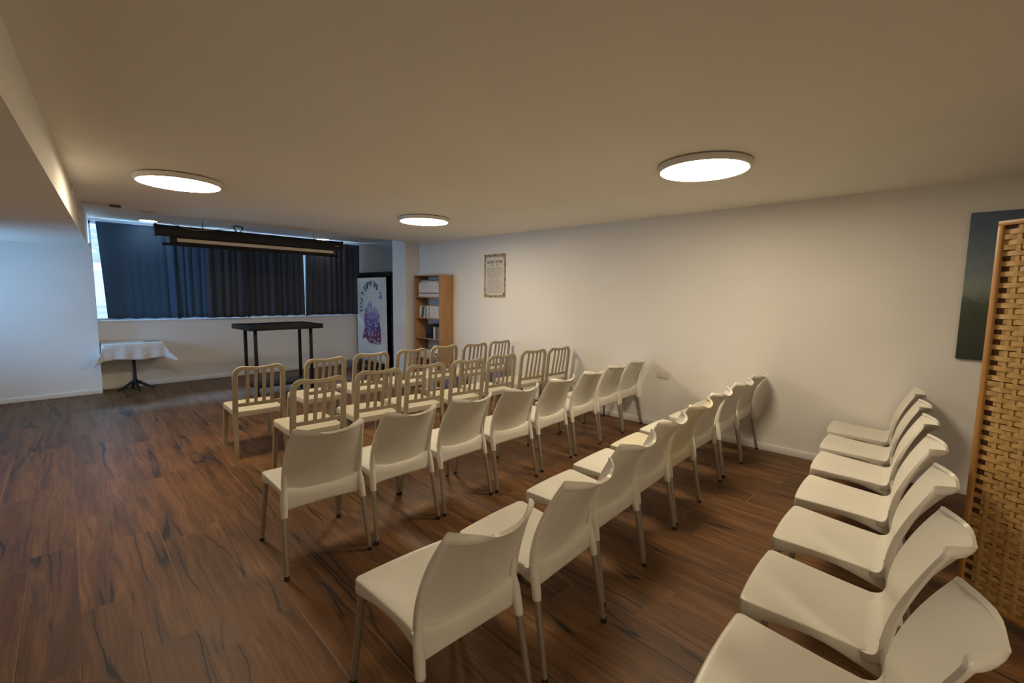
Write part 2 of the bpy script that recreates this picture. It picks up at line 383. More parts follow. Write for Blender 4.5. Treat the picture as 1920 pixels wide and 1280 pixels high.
# ------------------------------------------------------------------ white moulded chair
PROF = [(-.120,.434),(-.155,.441),(-.176,.466),(-.190,.52),(-.218,.60),(-.266,.69),(-.322,.77),(-.376,.834)]
def back_pt(u, v):
    y, z = crom(PROF, v)
    w = lerp(.206, .229, min(v/.35, 1)) if v < .35 else .229-.036*((v-.35)/.65)**2.4
    if v > .965: w -= .012*(1-math.sqrt(max(0, 1-((v-.965)/.035)**2)))
    return Vector((u*w, y+(.018*v+.060*v*v)*abs(u)**2.3, z+.014*v*v*u*u))
def back_n(u, v):
    e = 1e-3; v = min(max(v, e), 1-e)
    a = back_pt(u+e, v)-back_pt(u-e, v); b = back_pt(u, v+e)-back_pt(u, v-e)
    return b.cross(a).normalized()*-1            # towards the rear
def seat_loop():
    L = []
    def w(y): return lerp(.205, .236, ((y+.10)/.346)**1.3) if y > -.10 else lerp(.205, .201, (-.10-y)/.09)
    for k in range(0, 9): L.append((lerp(-.211, .211, k/8), .270+.008*(1-(k/4-1)**2)))          # front edge
    for k in range(1, 6): a = PI/2*(1-k/5); L.append((.211+.025*math.cos(a), .246+.024*math.sin(a)))
    for k in range(1, 11): y = lerp(.246, -.19, k/10); L.append((w(y), y))
    for k in range(1, 6): L.append((lerp(.196, -.196, k/6), -.198))
    R = [(-x, y) for x, y in reversed(L[14:24])]
    L += R
    for k in range(4, -1, -1): a = PI/2*(1-k/5); L.append((-.211-.025*math.cos(a), .246+.024*math.sin(a)))
    return L[:-1]
def seat_top(x, y): 
    z = .458-.024*max(0, (.27-y)/.47)
    d = max(0, 1-(x/.19)**2)*max(0, 1-((y-.02)/.24)**2)
    return z-.010*d
def seat_bot(x, y):
    if y > .262: return .400+.012*(1-(x/.2)**2)
    if y < -.195: return .372
    t = (y+.19)/.46
    return lerp(.362, .396, t)+.036*math.sin(PI*min(max(t*1.02, 0), 1))**1.3
def seat_bm():
    bm = BM(); L = seat_loop()
    def ring(ins, zf):
        out = []
        for x, y in L:
            s = 1-ins/.22; q = (x*s, (y-.03)*s+.03); out.append((q[0], q[1], zf(*q, x, y)))
        return out
    Z = lambda d: (lambda a,b,x,y: seat_top(x,y)-d)
    rings = [ring(.012, lambda a,b,x,y: seat_bot(x,y)+.03), ring(.008, lambda a,b,x,y: seat_bot(x,y)), ring(.001, lambda a,b,x,y: seat_bot(x,y)), ring(-.001, lambda a,b,x,y: seat_bot(x,y)+.004),
             ring(-.001, lambda a,b,x,y: (seat_bot(x,y)+seat_top(x,y))/2), ring(.0, Z(.014)), ring(.0, Z(.0065)), ring(.0012, Z(.0025)), ring(.0035, Z(.0006)), ring(.0075, Z(0)), ring(.016, Z(0))]
    for ins in (.03, .06, .10, .14, .18): rings.append(ring(ins, lambda a,b,x,y: seat_top(a,b)))
    loft(bm, rings, True)
    return bm
def rear_line(s, t): return Vector((s*lerp(.222, .241, t), lerp(-.190, -.275, t), lerp(.47, 0, t)))
def front_line(s, t): return Vector((s*lerp(.212, .246, t), lerp(.238, .272, t), lerp(.43, 0, t)))
def backrest_bm():
    bm = BM()
    V = [k/20 for k in range(19)]+[.93, .95, .955, .965, .975, .985, .993, 1.0]
    U = [-1,-.985,-.965,-.935,-.915,-.89]+[lerp(-.84, .84, k/14) for k in range(15)]+[.89,.915,.935,.965,.985,1]
    NU = len(U)-1
    def T(u, v):                                  # panel thickness: thin, with a deep edge flange
        e = abs(u); fl = lerp(.036, .017, min(1, max(0, (v-.25)/.6)))
        f = 0 if e < .90 else min(1, (e-.90)/.03)
        if v > .95: f = max(f*lerp(1, .75, (v-.95)/.05), min(1, (v-.95)/.015)*.75)
        if e > .97: fl *= 1-.25*((e-.97)/.03)
        return .008+(fl-.008)*f*f*(3-2*f)
    A = [[bm.verts.new(back_pt(u, v)) for u in U] for v in V]
    B = [[bm.verts.new(back_pt(u, v)+back_n(u*.999, v)*T(u, v)) for u in U] for v in V]
    for g_, fl in ((A, 0), (B, 1)):
        for i in range(len(V)-1):
            for j in range(NU):
                q = (g_[i][j], g_[i][j+1], g_[i+1][j+1], g_[i+1][j]); bm.faces.new(q if not fl else q[::-1])
    for i in range(len(V)-1):
        for j in (0, NU): bm.faces.new((A[i][j], A[i+1][j], B[i+1][j], B[i][j]))
    for i in (0, len(V)-1):
        for j in range(NU): bm.faces.new((A[i][j], A[i][j+1], B[i][j+1], B[i][j]))
    for s in (-1, 1):
        # lower rib, from the back down to the socket
        p0 = back_pt(s*.93, .52)+back_n(s*.93, .52)*.010
        pts = [p0, back_pt(s*.93, .38)+back_n(s*.93, .38)*.014, rear_line(s, .05), rear_line(s, .16), rear_line(s, .29)]
        tube(bm, pts, [.010, .0150, .0190, .0200, .0180], 14)
    rings = []                                    # skirt band across the rear, its upper edge a shallow arc
    for u in [lerp(-1, 1, k/16) for k in range(17)]:
        x = u*.221; y = -.197-.006*(1-u*u); zt = .462+.040*abs(u)**3; zb = .374+.010*(1-u*u)
        rings.append([(x,y+.010,zb), (x,y,zb), (x,y-.002,lerp(zb,zt,.5)), (x,y,zt-.006), (x,y+.006,zt), (x,y+.03,zt+.006)])
    loft(bm, rings, True)
    return bm
def leg_pair(front, s):
    ln = front_line if front else rear_line
    b = BM(); t0 = .05 if front else .25
    tube(b, [ln(s, t0), ln(s, .96)], [.0150, .0135], 12)
    f = BM(); e = ln(s, 1.0)
    tube(f, [ln(s, .955), ln(s, .97), e], [.0145, .0150, .0145], 12)
    return b, f
def make_white(colour='white'):
    t = thing('plastic_chair', '', 'chair')
    obj('seat', seat_bm(), colour, t, 50); obj('backrest', backrest_bm(), colour, t, 50)
    for fr_, s in ((1,-1),(1,1),(0,-1),(0,1)):
        b, f = leg_pair(fr_, s)
        l = obj('leg', b, 'legm', t); obj('rubber_foot', f, 'rubber', l)
    return t

D = math.radians
ROW3 = [(1.127,2.802,-4.9),(1.65,2.802,-.5),(2.176,2.812,2.3),(2.737,2.815,-.8),(3.311,2.86,3.8),(3.874,2.892,4),(4.425,2.94,2),(4.965,2.985,3)]
ROW4 = [(1.035,1.372,-2.5),(1.585,1.378,3),(2.162,1.464,2.5),(2.706,1.524,3),(3.25,1.568,3),(3.79,1.61,1),(4.40,1.628,0),(4.975,1.655,0)]
ROW5 = [(1.485,.215,2),(2.035,.252,2),(2.63,.287,1),(3.22,.324,2),(3.83,.365,2),(4.395,.410,2),(4.972,.462,3)]
ordn = ['first','second','third','fourth','fifth','sixth','seventh','eighth']
white0 = make_white(); cream0 = None
lab3 = ['white plastic chair at the open-floor end of the row behind the taupe chairs']+\
       ['%s white plastic chair from the open floor in the row behind the taupe chairs' % ordn[k] for k in range(1, 7)]+\
       ['white plastic chair against the wall below the socket, ending the row behind the taupe chairs']
lab4 = ['large near white plastic chair at the open-floor end of the middle white row']+\
       ['%s white plastic chair from the open-floor end of the middle white row' % ordn[k] for k in range(1, 7)]+\
       ['white plastic chair against the wall at the far end of the middle white row']
lab4[4] = 'cream-yellow tinted plastic chair, fifth from the open floor in the middle white row'
lab5 = ['nearest white plastic chair of the rearmost row, cut off by the bottom of the photo']+\
       ['%s chair from the camera in the rearmost white row, its seat facing the wide floor' % ordn[k] for k in range(1, 6)]+\
       ['white plastic chair touching the long wall, last of the rearmost row by the bamboo screen']
first = True
for rows, labs, grp in ((ROW3, lab3, 'white plastic chairs of the row behind the taupe chairs'), (ROW4, lab4, 'white plastic chairs of the middle white row'), (ROW5, lab5, 'white plastic chairs of the rearmost row')):
    for k, ((x, y, a), l) in enumerate(zip(rows, labs)):
        if first:
            white0.location = (x, y, 0); white0.rotation_euler = (0,0,D(a)); tag(white0, l, 'chair', grp); first = False
        elif 'cream' in l:
            c = make_white('cream'); c.location = (x, y, 0); c.rotation_euler = (0,0,D(a)); tag(c, l, 'chair', grp)
        else:
            r = dup(white0, (x, y, 0), D(a), l, grp)
            if rows is ROW5: r.scale = (1, .955, 1)      # same chair, scaled down in depth to fit the camera view

# ------------------------------------------------------------------ taupe slat-back chair
def tback_y(z, x=0): return -.238-.115*max(0, z-.44)-.030*(1-(x/.225)**2)*max(0, min(1, (z-.44)/.4))
def make_taupe():
    t = thing('slat_back_chair', '', 'chair')
    b = BM()                                      # seat with its drop edge
    def loop(ins, z):
        o = []
        hw, f, r = .224-ins, .250-ins, .045
        for sx, a0 in ((1, 0), (-1, 1)):
            for k in range(6):
                a = PI/2*(k/5)+(PI/2 if a0 else 0); o.append((sx*(hw-r)+r*math.cos(a), (f-r)+r*math.sin(a), z))
        o += [(-(hw-.012), -.245+ins, z), ((hw-.012), -.245+ins, z)]
        return o
    def zt(p): return .462-.012*(.25-p[1])/.5
    rings = []
    for ins, dz in ((.012, -.045), (.0, -.052), (.0, -.008), (.003, -.002), (.010, 0), (.04, -.003), (.08, -.009), (.15, -.012)):
        rings.append([(x, y, zt((x, y))+dz) for x, y, _ in loop(ins, 0)])
    loft(b, rings, True); obj('seat', b, 'taupe_seat', t, 40)
    b = BM(); pts = []; R_, ZT, HX = .072, .878, .211
    for z in (.40,.48,.56,.64,.72): pts.append((-HX, tback_y(z, HX), z))
    for k in range(7): a = PI-PI/2*k/6; pts.append((-HX+R_+R_*math.cos(a), 0, ZT-R_+R_*math.sin(a)))
    for k in range(1, 8): x = lerp(-HX+R_, HX-R_, k/8); pts.append((x, 0, ZT-.010*(1-(x/.14)**2)))
    for k in range(7): a = PI/2-PI/2*k/6; pts.append((HX-R_+R_*math.cos(a), 0, ZT-R_+R_*math.sin(a)))
    for z in (.72,.64,.56,.48,.40): pts.append((HX, tback_y(z, HX), z))
    pts = [(x, tback_y(z, x), z) for x, y, z in pts]
    n = len(pts); mid = n//2
    W = [lerp(.030, .046, min(1, abs(i-mid)/8.)) for i in range(n)]
    cen = Vector((0, 0, .60))
    def wd(i):
        p = Vector(pts[i]); tv = Vector(pts[min(i+1, n-1)])-Vector(pts[max(i-1, 0)])
        return Vector((tv.z, 0, -tv.x))
    rect_sweep(b, pts, wd, W, .026); obj('back_frame', b, 'taupe', t)
    b = BM(); P = [(lerp(-.215, .215, k/8), tback_y(.515, lerp(-.215, .215, k/8))-.001, .515) for k in range(9)]
    rect_sweep(b, P, lambda i: (0,0,1), .034, .018); obj('lower_rail', b, 'taupe', t)
    for x in (-.108,-.036,.036,.108):
        b = BM(); P = [(x, tback_y(z, x), z) for z in (.515,.60,.70,.80,.872)]
        rect_sweep(b, P, lambda i: (1,0,0), .031, .011); obj('slat', b, 'taupe', t)
    for s in (-1, 1):
        b = BM(); P = [(s*.213, tback_y(.44, .213), .44), (s*.216, -.250, .25), (s*.222, -.285, 0)]
        rect_sweep(b, P, lambda i: (1,0,0), [.046,.042,.032], [.030,.030,.026]); obj('leg', b, 'taupe', t)
        b = BM(); P = [(s*.200, .222, .445), (s*.206, .240, .25), (s*.214, .268, 0)]
        rect_sweep(b, P, lambda i: (1,0,0), [.046,.040,.030], [.040,.036,.028]); obj('leg', b, 'taupe', t)
    return t
TA = [(1.459,5.08,-2.7),(2.133,5.165,1),(2.726,5.235,-1),(3.293,5.245,.7),(3.873,5.315,-.5),(4.404,5.269,-.9),(4.956,5.33,1.8)]
TB = [(1.6,4.051,-2),(2.20,4.10,-5),(2.728,4.105,-4),(3.27,4.075,-5),(3.825,4.12,-1.8),(4.485,4.185,-4),(4.98,4.16,-2)]
taupe0 = make_taupe()
labA = ['taupe slat-back chair standing apart at the open-floor end of the frontmost row']+\
       ['%s taupe slat-back chair from the open floor in the frontmost row' % ordn[k] for k in range(1, 6)]+\
       ['taupe slat-back chair closest to the wall in the frontmost row, right of the bookcase']
labB = ['taupe slat-back chair at the open-floor end of the second row']+\
       ['%s taupe slat-back chair from the open floor in the second row' % ordn[k] for k in range(1, 6)]+\
       ['taupe slat-back chair closest to the wall in the second row']
first = True
for rows, labs, grp in ((TA, labA, 'taupe slat-back chairs of the frontmost row'), (TB, labB, 'taupe slat-back chairs of the second row')):
    for (x, y, a), l in zip(rows, labs):
        if first:
            taupe0.location = (x, y, 0); taupe0.rotation_euler = (0,0,D(a)); tag(taupe0, l, 'chair', grp); first = False
        else: dup(taupe0, (x, y, 0), D(a), l, grp)

# ------------------------------------------------------------------ ceiling lights
def lamp(x, y, label):
    t = thing('ceiling_light', label, 'ceiling light', (x, y, ZC), 0, 'round ceiling panel lights')
    b = BM(); lathe(b, [(.27,0),(.27,-.008),(.318,-.008),(.322,-.016),(.320,-.036),(.312,-.046),(.300,-.049),(.297,-.046)], 64); obj('lamp_frame', b, 'lampframe', t)
    b = BM(); lathe(b, [(.297,-.040),(.297,-.0492),(.20,-.051),(.05,-.0515)], 64); obj('diffuser', b, 'diffuser', t)
    return t
lamp(.911, 4.901, 'lit round ceiling light above the open floor, nearest the beam')
lamp(3.483, 4.942, 'lit round ceiling light above the taupe chairs, the one nearest the bookcase')
lamp(.6, -2.5, 'added round ceiling light, unseen behind the camera, brightening the chair backs')  # unseen lamp added to brighten the chair backs
lamp(3.407, 1.376, 'large lit round ceiling light above the rear rows of white chairs')
def downlight(x, y, label):
    t = thing('downlight', label, 'ceiling light', (x, y, ZH), 0, 'small recessed lights by the window')
    b = BM(); lathe(b, [(.10,0),(.135,0),(.138,-.006),(.120,-.012),(.115,-.008)], 40); obj('trim_ring', b, 'lampframe', t)
    b = BM(); lathe(b, [(.115,-.002),(.115,-.009),(.05,-.011)], 40); obj('diffuser', b, 'smalldiff', t)
downlight(1.285, 9.29, 'small lit downlight in front of the bluish curtain')
downlight(4.165, 9.49, 'small lit downlight above the far end of the projection screen')
bm = BM(); lathe(bm, [(.075,0),(.075,-.012),(.06,-.022),(.03,-.026)], 32)
tag(obj('ceiling_rose', bm, 'plaster', loc=(.98, 7.15, ZC)), 'small round plaster-coloured fitting on the ceiling beyond the lit panel', 'ceiling fitting')
bm = BM(); box(bm, .39,.70,6.94,6.965,ZC-.022,ZC, bev=.003)
o = tag(obj('cable_duct', bm, 'plaster'), 'thin duct along the ceiling beside the beam, with a dark end', 'cable duct')
bm = BM(); box(bm, .62,.72,6.935,6.97,ZC-.028,ZC-.0, bev=.003); obj('end_cap', bm, 'dark', o)
bm = BM(); box(bm, beam_x(6.92)-.005,beam_x(6.92)+.022,6.90,6.98,2.36,2.50, bev=.003)
tag(obj('wall_bracket', bm, 'plaster'), 'small upright bracket on the beam below the ceiling duct', 'bracket')
bm = BM(); box(bm, beam_x(5.85)-.005,beam_x(5.85)+.018,5.83,5.90,2.46,2.54, bev=.003)
tag(obj('wall_bracket', bm, 'plaster'), 'smaller bracket on the beam close under the ceiling', 'bracket')

# ------------------------------------------------------------------ projection screen
SY = 7.50
t = thing('projection_screen', 'black projection screen case hung in front of the window curtains', 'projection screen', (2.35, SY, 2.3))
bm = BM(); box(bm, -1.245,1.255,-.04,.06,.010,.150, bev=.006); obj('case', bm, 'blackm', t)
for s in (-1, 1):
    bm = BM(); xx = -1.245 if s < 0 else 1.255; box(bm, xx-.012,xx+.012,-.046,.066,.002,.158, bev=.005); obj('end_cap', bm, 'blackm', t)
bm = BM(); box(bm, -1.10,1.12,-.002,.002,-.095,.03); obj('black_border', bm, 'black', t)
bm = BM(); box(bm, -1.02,1.11,-.006,-.003,-.052,-.008); f = obj('fabric', bm, 'screenfab', t); f['label'] = 'cream strip of screen fabric'
bm = BM(); tube(bm, [(-1.185,0,-.092),(1.20,0,-.092)], .019, 12); obj('weight_bar', bm, 'blackm', t)
bm = BM(); box(bm, 1.13,1.20,-.042,-.036,.065,.075); obj('label_plate', bm, 'screenfab', t)
for x in (-.72, .80):
    bm = BM(); tube(bm, [(x,.01,.14),(x,.01,.26)], .004, 8); lathe(bm, [(.006,.14),(.016,.145),(.016,.152),(.004,.158)], 12, (x,.01)); obj('hook', bm, 'blackm', t)
bm = BM()
P = [(1.20,7.42,2.50),(1.32,7.435,2.455),(1.48,7.44,2.415),(1.62,7.44,2.425),(1.80,7.44,2.45),(1.95,7.44,2.478),(2.0,7.45,2.50)]
tube(bm, [crom(P, k/24) for k in range(25)], .004, 6)
tag(obj('power_cable', bm, 'cable'), 'beige cable drooping across the projection screen case', 'cable')
bm = BM(); P = []
for k in range(40):
    a = k/39*2*PI*3.5; r = .045+.008*math.sin(k*1.7); P.append((2.04+r*math.cos(a)*1.25, 7.42+.012*math.sin(k*.9), 2.485+r*math.sin(a)))
tube(bm, P, .006, 6)
tag(obj('cable_coil', bm, 'lead'), 'black cable bundled in a coil on top of the projection screen', 'cable')

# ------------------------------------------------------------------ window curtains
def curtain(x0t, x1t, x0b, x1b, zt, zb, m, label, waves, amp, seed, y=9.585, flat=0.):
    rnd = random.Random(seed); bm = BM(); NX, NZ = int(waves*10)+1, 14
    ph = [rnd.uniform(-.9, .9) for _ in range(int(waves)+2)]; am = [rnd.uniform(.35, 1.25) for _ in range(int(waves)+2)]; G = []
    for j in range(NZ+1):
        v = j/NZ; row = []
        for i in range(NX+1):
            u = i/NX; c = u*waves
            a = amp*(.55+.45*v)*min(1, max(.12, (u-flat)/.12 if flat else 1))
            k0 = int(c); f = c-k0; f = f*f*(3-2*f); p_ = lerp(ph[k0], ph[k0+1], f); a *= lerp(am[k0], am[k0+1], f)
            yy = y+a*math.sin(2*PI*c+p_*1.2)+a*.35*math.sin(2*PI*c*.47+seed)
            x = lerp(lerp(x0t, x1t, u), lerp(x0b, x1b, u), v)+.012*math.sin(2*PI*c*1.0+1.3+v*1.5)
            z = lerp(zt, zb, v)+.006*math.sin(2*PI*c*.5+seed)*v
            row.append(bm.verts.new((x, yy, z)))
        G.append(row)
    for j in range(NZ):
        for i in range(NX): bm.faces.new((G[j][i], G[j+1][i], G[j+1][i+1], G[j][i+1]))
    o = obj('window_curtain', bm, m, None, 180); tag(o, label, 'curtain', 'charcoal curtains over the long window')
    s = o.modifiers.new('thick', 'SOLIDIFY'); s.thickness = .003
    return o
curtain(.665,2.12,.735,2.10,2.648,1.138,'bluelit_cloth','wide bluish curtain, daylight painted in, at the end of the window above the cloth-covered table',12,.022,1,flat=.5)
curtain(2.075,2.685,2.06,2.655,2.648,1.126,'curtain','narrow charcoal curtain with deep folds between the bluish curtain and the middle one',5,.022,2,9.525)
curtain(2.64,3.79,2.62,3.800,2.648,1.138,'curtain','charcoal curtain behind the tall black table, bordered by a slit of daylight',10,.024,3)
curtain(3.825,5.00,3.812,4.97,2.648,1.138,'curtain','charcoal curtain at the window end beside the ivory draped cabinet',9,.022,4)
bm = BM(); tube(bm, [(.62,9.60,2.662),(5.01,9.60,2.662)], .011, 10)
o = tag(obj('curtain_rod', bm, 'winframe'), 'white curtain rod running under the ceiling above the window', 'curtain rod')
for x in (.72, 2.8, 4.95):
    bm = BM(); box(bm, x-.01,x+.01,9.595,9.705,2.655,2.675); obj('rod_bracket', bm, 'winframe', o)

# ------------------------------------------------------------------ cloth-covered bistro table
t = thing('bistro_table', 'small table on a black cast-iron pedestal, in the corner under the bluish curtain', 'table', (1.0,9.42,0))
bm = BM(); lathe(bm, [(.030,.10),(.034,.13),(.026,.20),(.022,.40),(.024,.60),(.032,.66),(.038,.68),(.030,.70)], 20); obj('pedestal', bm, 'iron', t)
bm = BM(); box(bm, -.36,.35,-.26,.25,.735,.757, bev=.005); obj('tabletop', bm, 'black', t)
bm = BM(); box(bm, -.16,.16,-.02,.02,.70,.737); box(bm, -.02,.02,-.16,.16,.70,.737); obj('top_bracket', bm, 'iron', t)
for a in (205, 275, 335, 95):
    a = math.radians(a); b = BM()
    P = [(.015*math.cos(a),.015*math.sin(a),.13),(.06*math.cos(a),.06*math.sin(a),.115),(.15*math.cos(a),.15*math.sin(a),.06),(.23*math.cos(a),.23*math.sin(a),.03),(.255*math.cos(a),.255*math.sin(a),.018)]
    if abs(math.degrees(a)-95) < 1: P = [(x*.85, y*.85, z) for x, y, z in P]
    tube(b, P, [.028,.026,.020,.018,.018], 10); obj('foot', b, 'iron', t)
bm = BM(); X0, X1, Y0, Y1, ZT = -.373,.363,-.275,.262,.763
NXc, NYc = 24, 16; G = []
for j in range(NYc+9):
    row = []
    for i in range(NXc+17):
        sx = i-8; sy = j-8                       # first 8 rows hang over the front edge, 8 columns over each side
        ux = min(max(sx/NXc, 0), 1); uy = min(max(sy/NYc, 0), 1)
        x = lerp(X0, X1, ux); y = lerp(Y0, Y1, uy); z = ZT
        ox = -(-sx)/8 if sx < 0 else ((sx-NXc)/8 if sx > NXc else 0)
        oy = (-sy)/8 if sy < 0 else 0
        hang = .245
        if oy and not ox: y -= .012+.012*math.sin(i*.9)*oy; z -= hang*oy+.012*math.sin(i*.35)*oy
        elif ox and not oy: x += math.copysign(.012+.05*abs(ox), ox)*(1 if ox > 0 else .35); z -= hang*abs(ox)*(1+.0*sy)
        elif ox and oy:
            k = max(abs(ox), oy); x += math.copysign(.012+.165*abs(ox)*min(1, oy+.15), ox)*(1 if ox > 0 else .75); y -= .012+.10*oy*min(1, abs(ox)+.1); z -= hang*k+.065*min(abs(ox), oy)
        row.append(bm.verts.new((x, y, z)))
    G.append(row)
for j in range(len(G)-1):
    for i in range(len(G[0])-1): bm.faces.new((G[j][i], G[j][i+1], G[j+1][i+1], G[j+1][i]))
o = tag(obj('tablecloth', bm, 'linen', None, 60, (1.0,9.42,0)), 'white tablecloth draped over the small pedestal table', 'tablecloth')
s = o.modifiers.new('thick', 'SOLIDIFY'); s.thickness = .003; s.offset = 1
bm = BM(); box(bm, 1.13,1.33,9.30,9.44,.768,.780, bev=.002)
o = tag(obj('booklet', bm, 'bookg'), 'thin dark booklet lying on the white tablecloth', 'booklet')

# ------------------------------------------------------------------ tall black reading table
t = thing('reading_table', 'tall black table on thin legs in front of the window curtains', 'table', (2.609,7.655,0), .039)
bm = BM(); box(bm, -.548,.548,-.375,.375,1.028,1.085, bev=.004); obj('tabletop', bm, 'black', t)
bm = BM()
for q in ((-.548,.548,-.375,-.355),(-.548,.548,.355,.375),(-.548,-.528,-.355,.355),(.528,.548,-.355,.355)): box(bm, *q, 1.080,1.101, bev=.003)
obj('raised_rim', bm, 'black', t)
for sx in (-1, 1):
    for sy in (-1, 1):
        bm = BM(); box(bm, sx*.415-.021,sx*.415+.021,sy*.21-.021,sy*.21+.021,0,1.03, bev=.004); obj('leg', bm, 'blackm', t)
bm = BM(); box(bm, -.44,.44,-.235,.235,.150,.185, bev=.004); obj('lower_shelf', bm, 'black', t)

# ------------------------------------------------------------------ draped ark cabinet in the niche
A0, A1 = Vector((4.985,8.15,0)), Vector((4.99,9.60,0)); ad = (A1-A0).normalized(); an = Vector((-ad.y, ad.x, 0))
if an.x > 0: an = -an                              # faces the room
t = thing('ark_cabinet', 'tall black cabinet frame in the niche behind the pillar, carrying an ivory curtain', 'cabinet', A0, math.atan2(ad.y, ad.x))
LEN = (A1-A0).length                              # local x runs along the front, local +y faces the room
bm = BM(); box(bm, 0,.09,-.42,0,0,2.03, bev=.004); obj('side_post', bm, 'ark', t)
bm = BM(); box(bm, LEN-.06,LEN,-.42,0,0,2.03, bev=.004); obj('side_post', bm, 'ark', t)
bm = BM(); box(bm, 0,LEN,-.42,0,1.975,2.045, bev=.004); obj('top_board', bm, 'ark', t)
bm = BM(); box(bm, 0,LEN,-.42,-.40,.02,2.0); obj('back_panel', bm, 'ark', t)
bm = BM(); box(bm, -.0,LEN,-.42,.03,0,.09, bev=.004); obj('plinth', bm, 'ark', t)
bm = BM(); tube(bm, [(.02,.035,1.965),(LEN+.05,.035,1.965)], .013, 10); rod = obj('rod', bm, 'blackm', t)
for x in (.03, LEN-.02):
    bm = BM(); box(bm, x-.01,x+.01,0,.035,1.955,1.975); obj('bracket', bm, 'blackm', rod)
# ivory curtain: its own thing
ct = thing('ark_curtain', 'ivory curtain with an arc of violet Hebrew lettering above a painted city', 'curtain', A0, math.atan2(ad.y, ad.x))
CX0, CX1, CZ0, CZ1 = .205, LEN-.02, .12, 1.930
bm = BM(); NX, NZ = 90, 20; G = []
def cy(u, v): return .040+.007*math.sin(2*PI*u*9)*(1-v)**3.0+.003*math.sin(2*PI*u*4+1)*v
for j in range(NZ+1):
    v = j/NZ; row = []
    for i in range(NX+1):
        u = i/NX; x0 = lerp(CX0, CX0-.035, v)
        row.append(bm.verts.new((lerp(x0, CX1+.01*v, u), cy(u, v), lerp(CZ1, CZ0, v))))
    G.append(row)
for j in range(NZ):
    for i in range(NX): bm.faces.new((G[j][i], G[j+1][i], G[j+1][i+1], G[j][i+1]))
o = obj('cloth', bm, 'arkcloth', ct, 180); s = o.modifiers.new('thick', 'SOLIDIFY'); s.thickness = .003
for k in range(12):
    x = lerp(CX0+.03, CX1-.03, k/11); bm = BM()
    P = [(x+.002*math.sin(a), .036+.020*math.cos(a), 1.953+.027*math.sin(a)) for a in [2*PI*q/14 for q in range(15)]]
    tube(bm, P, .004, 6); obj('curtain_ring', bm, 'blackm', ct)
# Hebrew lettering on an arc, letter by letter
FONT = bpy.data.fonts.get('Bfont')
def text_mesh(txt, size, extrude=.0006, align='CENTER', bold=0.):
    cu = bpy.data.curves.new('txt', 'FONT'); cu.body = txt; cu.size = size; cu.extrude = extrude; cu.align_x = align; cu.offset = bold
    cu.resolution_u = 3
    ob = bpy.data.objects.new('txt', cu); C.objects.link(ob); dg = bpy.context.evaluated_depsgraph_get(); dg.update()
    me = bpy.data.meshes.new_from_object(ob.evaluated_get(dg)); bpy.data.objects.remove(ob); bpy.data.curves.remove(cu)
    return me
def add_mesh(bm, me, mx):
    t2 = BM(); t2.from_mesh(me); t2.transform(mx); tmp = bpy.data.meshes.new('tmp'); t2.to_mesh(tmp); t2.free(); bm.from_mesh(tmp); bpy.data.meshes.remove(tmp); bpy.data.meshes.remove(me)
# seen from the room, local +x runs to the LEFT, so lettering uses -x as its right-hand direction... reading direction below
WORDS = 'כי נחל היקבץ ל ציון'
mid = (CX0+CX1)/2; bm = BM()
chars = list(WORDS); n = len(chars)
for k, ch in enumerate(chars):
    if ch == ' ': continue
    a = lerp(math.radians(27), math.radians(190), k/(n-1))      # angle measured from the viewer's right, over the top
    rx, rz = .40, .46; vx = rx*math.cos(a); vz = rz*math.sin(a)
    px = mid-vx-.01; pz = 1.30+vz
    tang = a-PI/2
    mx = Matrix.Translation((px, cy((px-CX0)/(CX1-CX0), .25)+.011, pz)) @ Matrix.Rotation(PI, 4, 'Z') @ Matrix.Rotation(PI/2, 4, 'X') @ Matrix.Rotation(tang, 4, 'Z')
    add_mesh(bm, text_mesh(ch, .150, .0008, 'CENTER', .005), mx)
obj('lettering', bm, 'letter', ct, 60, recalc=False)
bm = BM()                                          # painted city: towers narrowing upwards, a wavy lower edge
out = [(.175,.745),(.20,.748),(.24,.722),(.28,.716),(.33,.740),(.37,.765),(.45,.777),(.58,.783),(.795,.775),(.80,.60),(.77,.53),(.76,.40),(.735,.395),(.73,.37),(.66,.36),(.63,.34),(.58,.345),(.56,.37),(.53,.365),(.525,.30),(.505,.265),(.49,.30),(.47,.27),(.455,.258),(.44,.29),(.42,.27),(.40,.30),(.36,.30),(.355,.345),(.27,.36),(.265,.42),(.24,.43),(.24,.52),(.25,.62),(.215,.64)]
cent = [(lerp(CX1, CX0-.02, u_), lerp(CZ1, CZ0, v_)) for u_, v_ in out]
# fill as strips between left and right outlines, following the cloth
def inside(x, z):
    c = False; m_ = len(cent)
    for i in range(m_):
        (x1, z1), (x2, z2) = cent[i], cent[(i+1) % m_]
        if (z1 > z) != (z2 > z) and x < (x2-x1)*(z-z1)/(z2-z1)+x1: c = not c
    return c
zs0 = min(z for _, z in cent); zs1 = max(z for _, z in cent); xs0 = min(x for x, _ in cent); xs1 = max(x for x, _ in cent)
nx, nz = 60, 100; V = {}
def vv(i, j):
    if (i, j) not in V:
        x = lerp(xs0, xs1, i/nx); z = lerp(zs0, zs1, j/nz)
        V[i, j] = bm.verts.new((x, cy((x-CX0)/(CX1-CX0), (CZ1-z)/(CZ1-CZ0))+.006, z))
    return V[i, j]
for i in range(nx):
    for j in range(nz):
        if inside(lerp(xs0, xs1, (i+.5)/nx), lerp(zs0, zs1, (j+.5)/nz)): bm.faces.new((vv(i,j), vv(i+1,j), vv(i+1,j+1), vv(i,j+1)))
for v_ in bm.verts: v_.co.z -= .52
o = obj('city_picture', bm, 'city', ct, 180, (0,0,.52)); o['label'] = 'blue, violet and red painted city'
